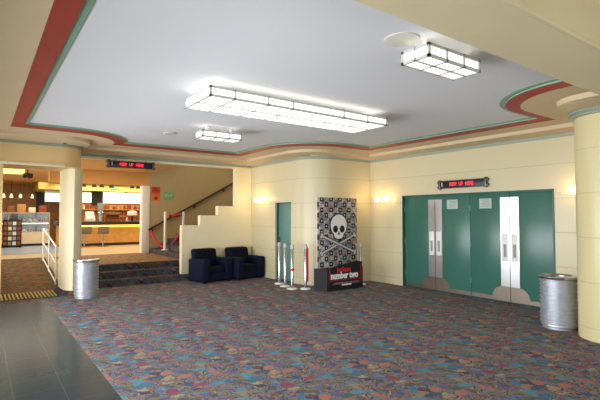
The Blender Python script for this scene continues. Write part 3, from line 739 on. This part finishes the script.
for z in (1.35, 1.62, 1.90): box_obj('shelf_board', (3.4, 20.75, z, 6.6, 21.1, z + .03), 'wood_panel', t)
box_obj('carcass', (3.4, 20.75, FZ, 6.6, 21.09, 1.35), 'wood_panel', t)
k = 0
for z in (1.651, 1.931):
    xx = 3.6
    while xx < 6.4:
        w = random.uniform(.07, .16); h = random.uniform(.13, .22); k += 1
        bm = B(); mt = random.choice(['tomato', 'amber', 'brown_food', 'tomato', 'cream_food'])
        if random.random() < .5: bx(bm, xx, 20.82, z, xx + w, 20.95, z + h, .006, 1)
        else: lathe(bm, xx + w / 2, 20.9, [(0, 0), (w * .45, 0), (w * .45, h * .7), (w * .18, h * .85), (w * .18, h), (0, h)], 12, z)
        tag(obj('packet', bm, mt), 'small coloured packet or bottle on the shelves behind the bar', 'packet', 'packets on the back bar shelves')
        xx += w + random.uniform(.02, .08)
# things on the bar top
t = thing('cash_register', 'white cash register on the dark bar top near the pier', 'cash register', (3.55, 19.2, 1.42))
bm = B(); bx(bm, 3.40, 19.05, 1.42, 3.75, 19.4, 1.56, .01); obj('body', bm, 'white', t)
bm = B(); prism(bm, [(19.10, 1.56), (19.3, 1.56), (19.38, 1.80), (19.30, 1.82)], 3.42, 3.73, 'X'); obj('screen', bm, 'white', t)
t = thing('coffee_grinder', 'tall steel grinder with a hopper on the dark bar top', 'grinder', (3.98, 19.25, 1.42))
bm = B(); lathe(bm, 3.98, 19.25, [(0, 0), (.12, 0), (.12, .36), (.07, .4)], 20, 1.42); obj('body', bm, 'chrome', t)
bm = B(); lathe(bm, 3.98, 19.25, [(.06, .4), (.13, .68), (.13, .74), (0, .75)], 20, 1.42); obj('hopper', bm, 'pale_blue', t)
t = thing('coffee_machine', 'low dark coffee machine on the bar top between grinder and cake stand', 'coffee machine', (4.45, 19.3, 1.42))
bm = B(); bx(bm, 4.2, 19.1, 1.42, 4.72, 19.5, 1.50, .01); bx(bm, 4.2, 19.3, 1.5, 4.72, 19.5, 1.70, .01); bx(bm, 4.2, 19.1, 1.68, 4.72, 19.5, 1.80, .02); obj('body', bm, 'brown_food', t)
bm = B(); bx(bm, 4.28, 19.08, 1.70, 4.64, 19.101, 1.77); obj('front_panel', bm, 'chrome', t)
t = thing('cake_stand', 'white cake stand on the dark bar top below the wide menu board', 'cake stand', (5.2, 19.2, 1.42))
bm = B(); lathe(bm, 5.2, 19.2, [(0, 0), (.12, 0), (.04, .03), (.03, .2), (.24, .22), (.24, .24), (0, .24)], 28, 1.42); obj('stand', bm, 'black', t)
bm = B(); lathe(bm, 5.2, 19.2, [(.2, .24), (.2, .38), (.12, .43), (0, .44)], 28, 1.42); obj('cover', bm, 'white', t)
for i, (xx, mt, h) in enumerate([(4.86, 'tomato', .2), (4.98, 'cream_food', .15), (5.52, 'tomato', .24), (5.64, 'amber', .2), (5.78, 'tomato', .26), (6.0, 'amber', .14), (3.2, 'tomato', .2)]):
    bm = B(); lathe(bm, xx, 19.15, [(0, 0), (.05, 0), (.05, h * .75), (.035, h * .85), (.035, h), (0, h)], 14, 1.42); tag(obj('jar', bm, mt), 'small coloured jar standing on the dark bar top', 'jar', 'jars on the bar top')

# display counter beyond the ramp
t = thing('display_counter', 'glass fronted display counter beyond the top of the ramp', 'display counter', (1.45, 20.6, FZ))
bm = B(); bx(bm, .2, 20.35, FZ, 2.3, 21.1, FZ + .10); obj('plinth', bm, 'black', t)
bm = B(); bx(bm, .2, 20.3, FZ + .10, 2.3, 21.1, 1.00); obj('front_panel', bm, 'cream_food', t)
bm = B(); bx(bm, .2, 20.3, 1.00, 2.3, 20.32, 1.04); bx(bm, .2, 20.3, 1.36, 2.3, 21.1, 1.40); bx(bm, .2, 20.3, 1.74, 2.3, 20.9, 1.78)
for xx in (.2, .9, 1.6, 2.27): bx(bm, xx, 20.3, 1.0, xx + .03, 20.33, 1.76)
obj('frame', bm, 'grey_metal', t)
bm = B(); bx(bm, .22, 20.305, 1.03, 2.28, 20.312, 1.75); obj('glass', bm, 'glass', t)
bm = B(); bx(bm, .2, 21.0, 1.0, 2.3, 21.1, 1.7); obj('back_panel', bm, 'pale_blue', t)
bm = B(); bx(bm, .22, 20.33, 1.33, 2.28, 20.36, 1.355); obj('light_tube', bm, 'lightbox', t)
for z in (1.001, 1.401):
    for i in range(11):
        xx = .34 + i * .185; mt = ['cream_food', 'greenery', 'brown_food', 'cream_food', 'tomato'][(i * 2 + int(z * 3)) % 5]
        bm = B(); lathe(bm, xx, 20.6, [(0, 0), (.07, 0), (.08, .05), (.06, .12), (0, .14)], 14, z); tag(obj('cake', bm, mt), 'small cake or salad on display behind the counter glass', 'cake', 'food in the glass display counter')
for i, (xx, mt, w, h) in enumerate([(.98, 'brown_food', .12, .25), (1.34, 'amber', .15, .32), (1.70, 'cream_food', .12, .2), (2.06, 'tomato', .13, .28), (.5, 'black', .1, .5)]):
    bm = B(); bx(bm, xx - w, 20.5, 1.78, xx + w, 20.75, 1.78 + h, .02)
    tag(obj('counter_box', bm, mt), ['brown box on the display counter top', 'tall amber box in the middle of the display counter top', 'pale low box on the display counter top', 'red box at the bar end of the display counter top', 'tall black box at the glazed end of the display counter top'][i], 'box', 'boxes on the display counter')
t = thing('picture_board', 'black upright board of small pictures in front of the display counter', 'picture board', (1.0, 19.6, FZ))
bm = B(); bx(bm, .70, 19.58, FZ + .02, 1.30, 19.63, 1.5, .005); obj('board', bm, 'black', t)
bm = B(); bx(bm, .70, 19.5, FZ, .76, 19.75, FZ + .04); obj('foot', bm, 'black', t); bm = B(); bx(bm, 1.24, 19.5, FZ, 1.30, 19.75, FZ + .04); obj('foot', bm, 'black', t)
pc = ['tomato', 'pale_blue', 'cream_food', 'brown_food', 'white', 'greenery']
for r in range(5):
    for c in range(4):
        bm = B(); bx(bm, .735 + c * .14, 19.572, FZ + .10 + r * .185, .735 + c * .14 + .11, 19.582, FZ + .10 + r * .185 + .13); obj('picture', bm, pc[(r * 3 + c * 5) % 6], t)
# overhead bits
bm = B(); bx(bm, .15, 13.9, 2.80, .96, 14.5, 3.02); tag(obj('lit_ceiling_panel', bm, 'yellow_lit'), 'glowing yellow green panel above the ramp', 'light panel')
t = thing('ceiling_projector', 'small black projector hanging from the food hall ceiling above the ramp', 'projector', (1.05, 14.2, 2.68))
bm = B(); bx(bm, .93, 14.05, 2.68, 1.17, 14.35, 2.80, .02); obj('body', bm, 'black', t)
bm = B(); tube(bm, [(1.05, 14.2, 2.79), (1.05, 14.2, 3.03)], .02); obj('bracket', bm, 'black', t)
bm = B(); ball(bm, 1.05, 14.07, 2.665, .03); obj('indicator', bm, 'red_print', t)
for i, xx in enumerate((3.05, 3.40, 3.66, 4.0, 4.75, 4.98, 5.25)):
    t = thing('spotlight', 'small black ceiling spotlight in front of the yellow bulkhead', 'spotlight', (xx, 17.6, 2.70), group='spotlights over the bar')
    bm = B(); lathe(bm, xx, 17.6, [(0, .12), (.06, .12), (.09, -.02), (.07, -.02), (.0, .02)], 16, 2.72); obj('body', bm, 'black', t)
    bm = B(); tube(bm, [(xx, 17.6, 2.83), (xx, 17.6, 3.03)], .012, 8); obj('stem', bm, 'black', t)
bm = B(); bx(bm, 4.55, 20.36, 2.80, 4.95, 20.40, 2.95); tag(obj('hall_exit_sign', bm, 'green_sign'), 'small green sign on the yellow bulkhead over the bar', 'sign')
for i, xx in enumerate((.75, 1.0, 1.3, 1.7)):
    t = thing('pendant_lamp', 'small warm pendant lamp over the display counter', 'lamp', (xx, 20.6, 2.35), group='pendant lamps over the display counter')
    bm = B(); tube(bm, [(xx, 20.6, 2.5), (xx, 20.6, 3.03)], .006, 6); obj('cord', bm, 'black', t)
    bm = B(); lathe(bm, xx, 20.6, [(.02, .16), (.04, .12), (.06, .0), (.05, .0), (0, .1)], 16, 2.35); obj('lamp_shade', bm, 'spot_face', t)

# ---------------------------------------------------------------- lights
def area(name, loc, rot, sx, sy, e, col=(1, 1, 1)):
    l = bpy.data.lights.new(name, 'AREA'); l.shape = 'RECTANGLE'; l.size = sx; l.size_y = sy; l.energy = e; l.color = col
    o = bpy.data.objects.new(name, l); C.objects.link(o); o.location = loc; o.rotation_euler = rot; return o
w = bpy.data.worlds.new('sky'); S.world = w; w.use_nodes = True
nt = w.node_tree; bg = nt.nodes['Background']; bg.inputs[0].default_value = (0.92, 0.96, 1.0, 1); bg.inputs[1].default_value = 1.6
area('daylight entrance', (-1.4, 5.3, 1.15), (0, -PI / 2, 0), 2.2, 8.6, 860, (.92, .96, 1.0))
area('daylight street', (3.4, -3.8, 1.25), (PI / 2, 0, 0), 8.5, 2.4, 200, (.95, .97, 1.0))
area('ramp side fill', (.02, 13.4, 1.7), (0, -PI / 2, 0), 2.4, 4.6, 170, (1.0, .98, .92))  # added side light at the unseen ramp glazing, brightens pier and jamb
area('food hall lamps', (4.6, 17.5, 2.98), (0, 0, 0), 6.0, 4.0, 165, (1.0, .86, .58))
area('counter lamps', (1.3, 18.8, 2.98), (0, 0, 0), 1.8, 3.6, 60, (1.0, .88, .66))
area('bar lamps', (5.0, 20.0, 2.95), (0, 0, 0), 5.0, .6, 70, (1.0, .84, .56))
area('landing fill', (3.0, 13.0, 2.98), (0, 0, 0), 2.2, 1.6, 24, (1.0, .74, .38))  # added warm fill, no lamp fixture over the landing
area('stair fill', (6.4, 12.8, 4.2), (0, 0, 0), 2.0, 1.4, 32, (1.0, .84, .6))  # added fill to lift the tan stair wall, no fixture there

# ---------------------------------------------------------------- camera
cam = bpy.data.cameras.new('camera'); co = bpy.data.objects.new('camera', cam); C.objects.link(co)
cam.sensor_fit = 'HORIZONTAL'; cam.sensor_width = 36.0; cam.lens = 36.0 * 442.54 / 600.0; cam.clip_start = .05; cam.clip_end = 200
co.location = (0, 0, 1.64)
co.rotation_euler = (math.radians(90 + 2.065), 0, math.radians(-35.914))
S.camera = co
S.view_settings.view_transform = 'Standard'; S.view_settings.look = 'None'; S.view_settings.gamma = 1.0; S.view_settings.use_curve_mapping = False
S.view_settings.exposure = -0.15
S.cycles.use_denoising = True; S.cycles.max_bounces = 10; S.cycles.diffuse_bounces = 6; S.cycles.sample_clamp_indirect = 6.0
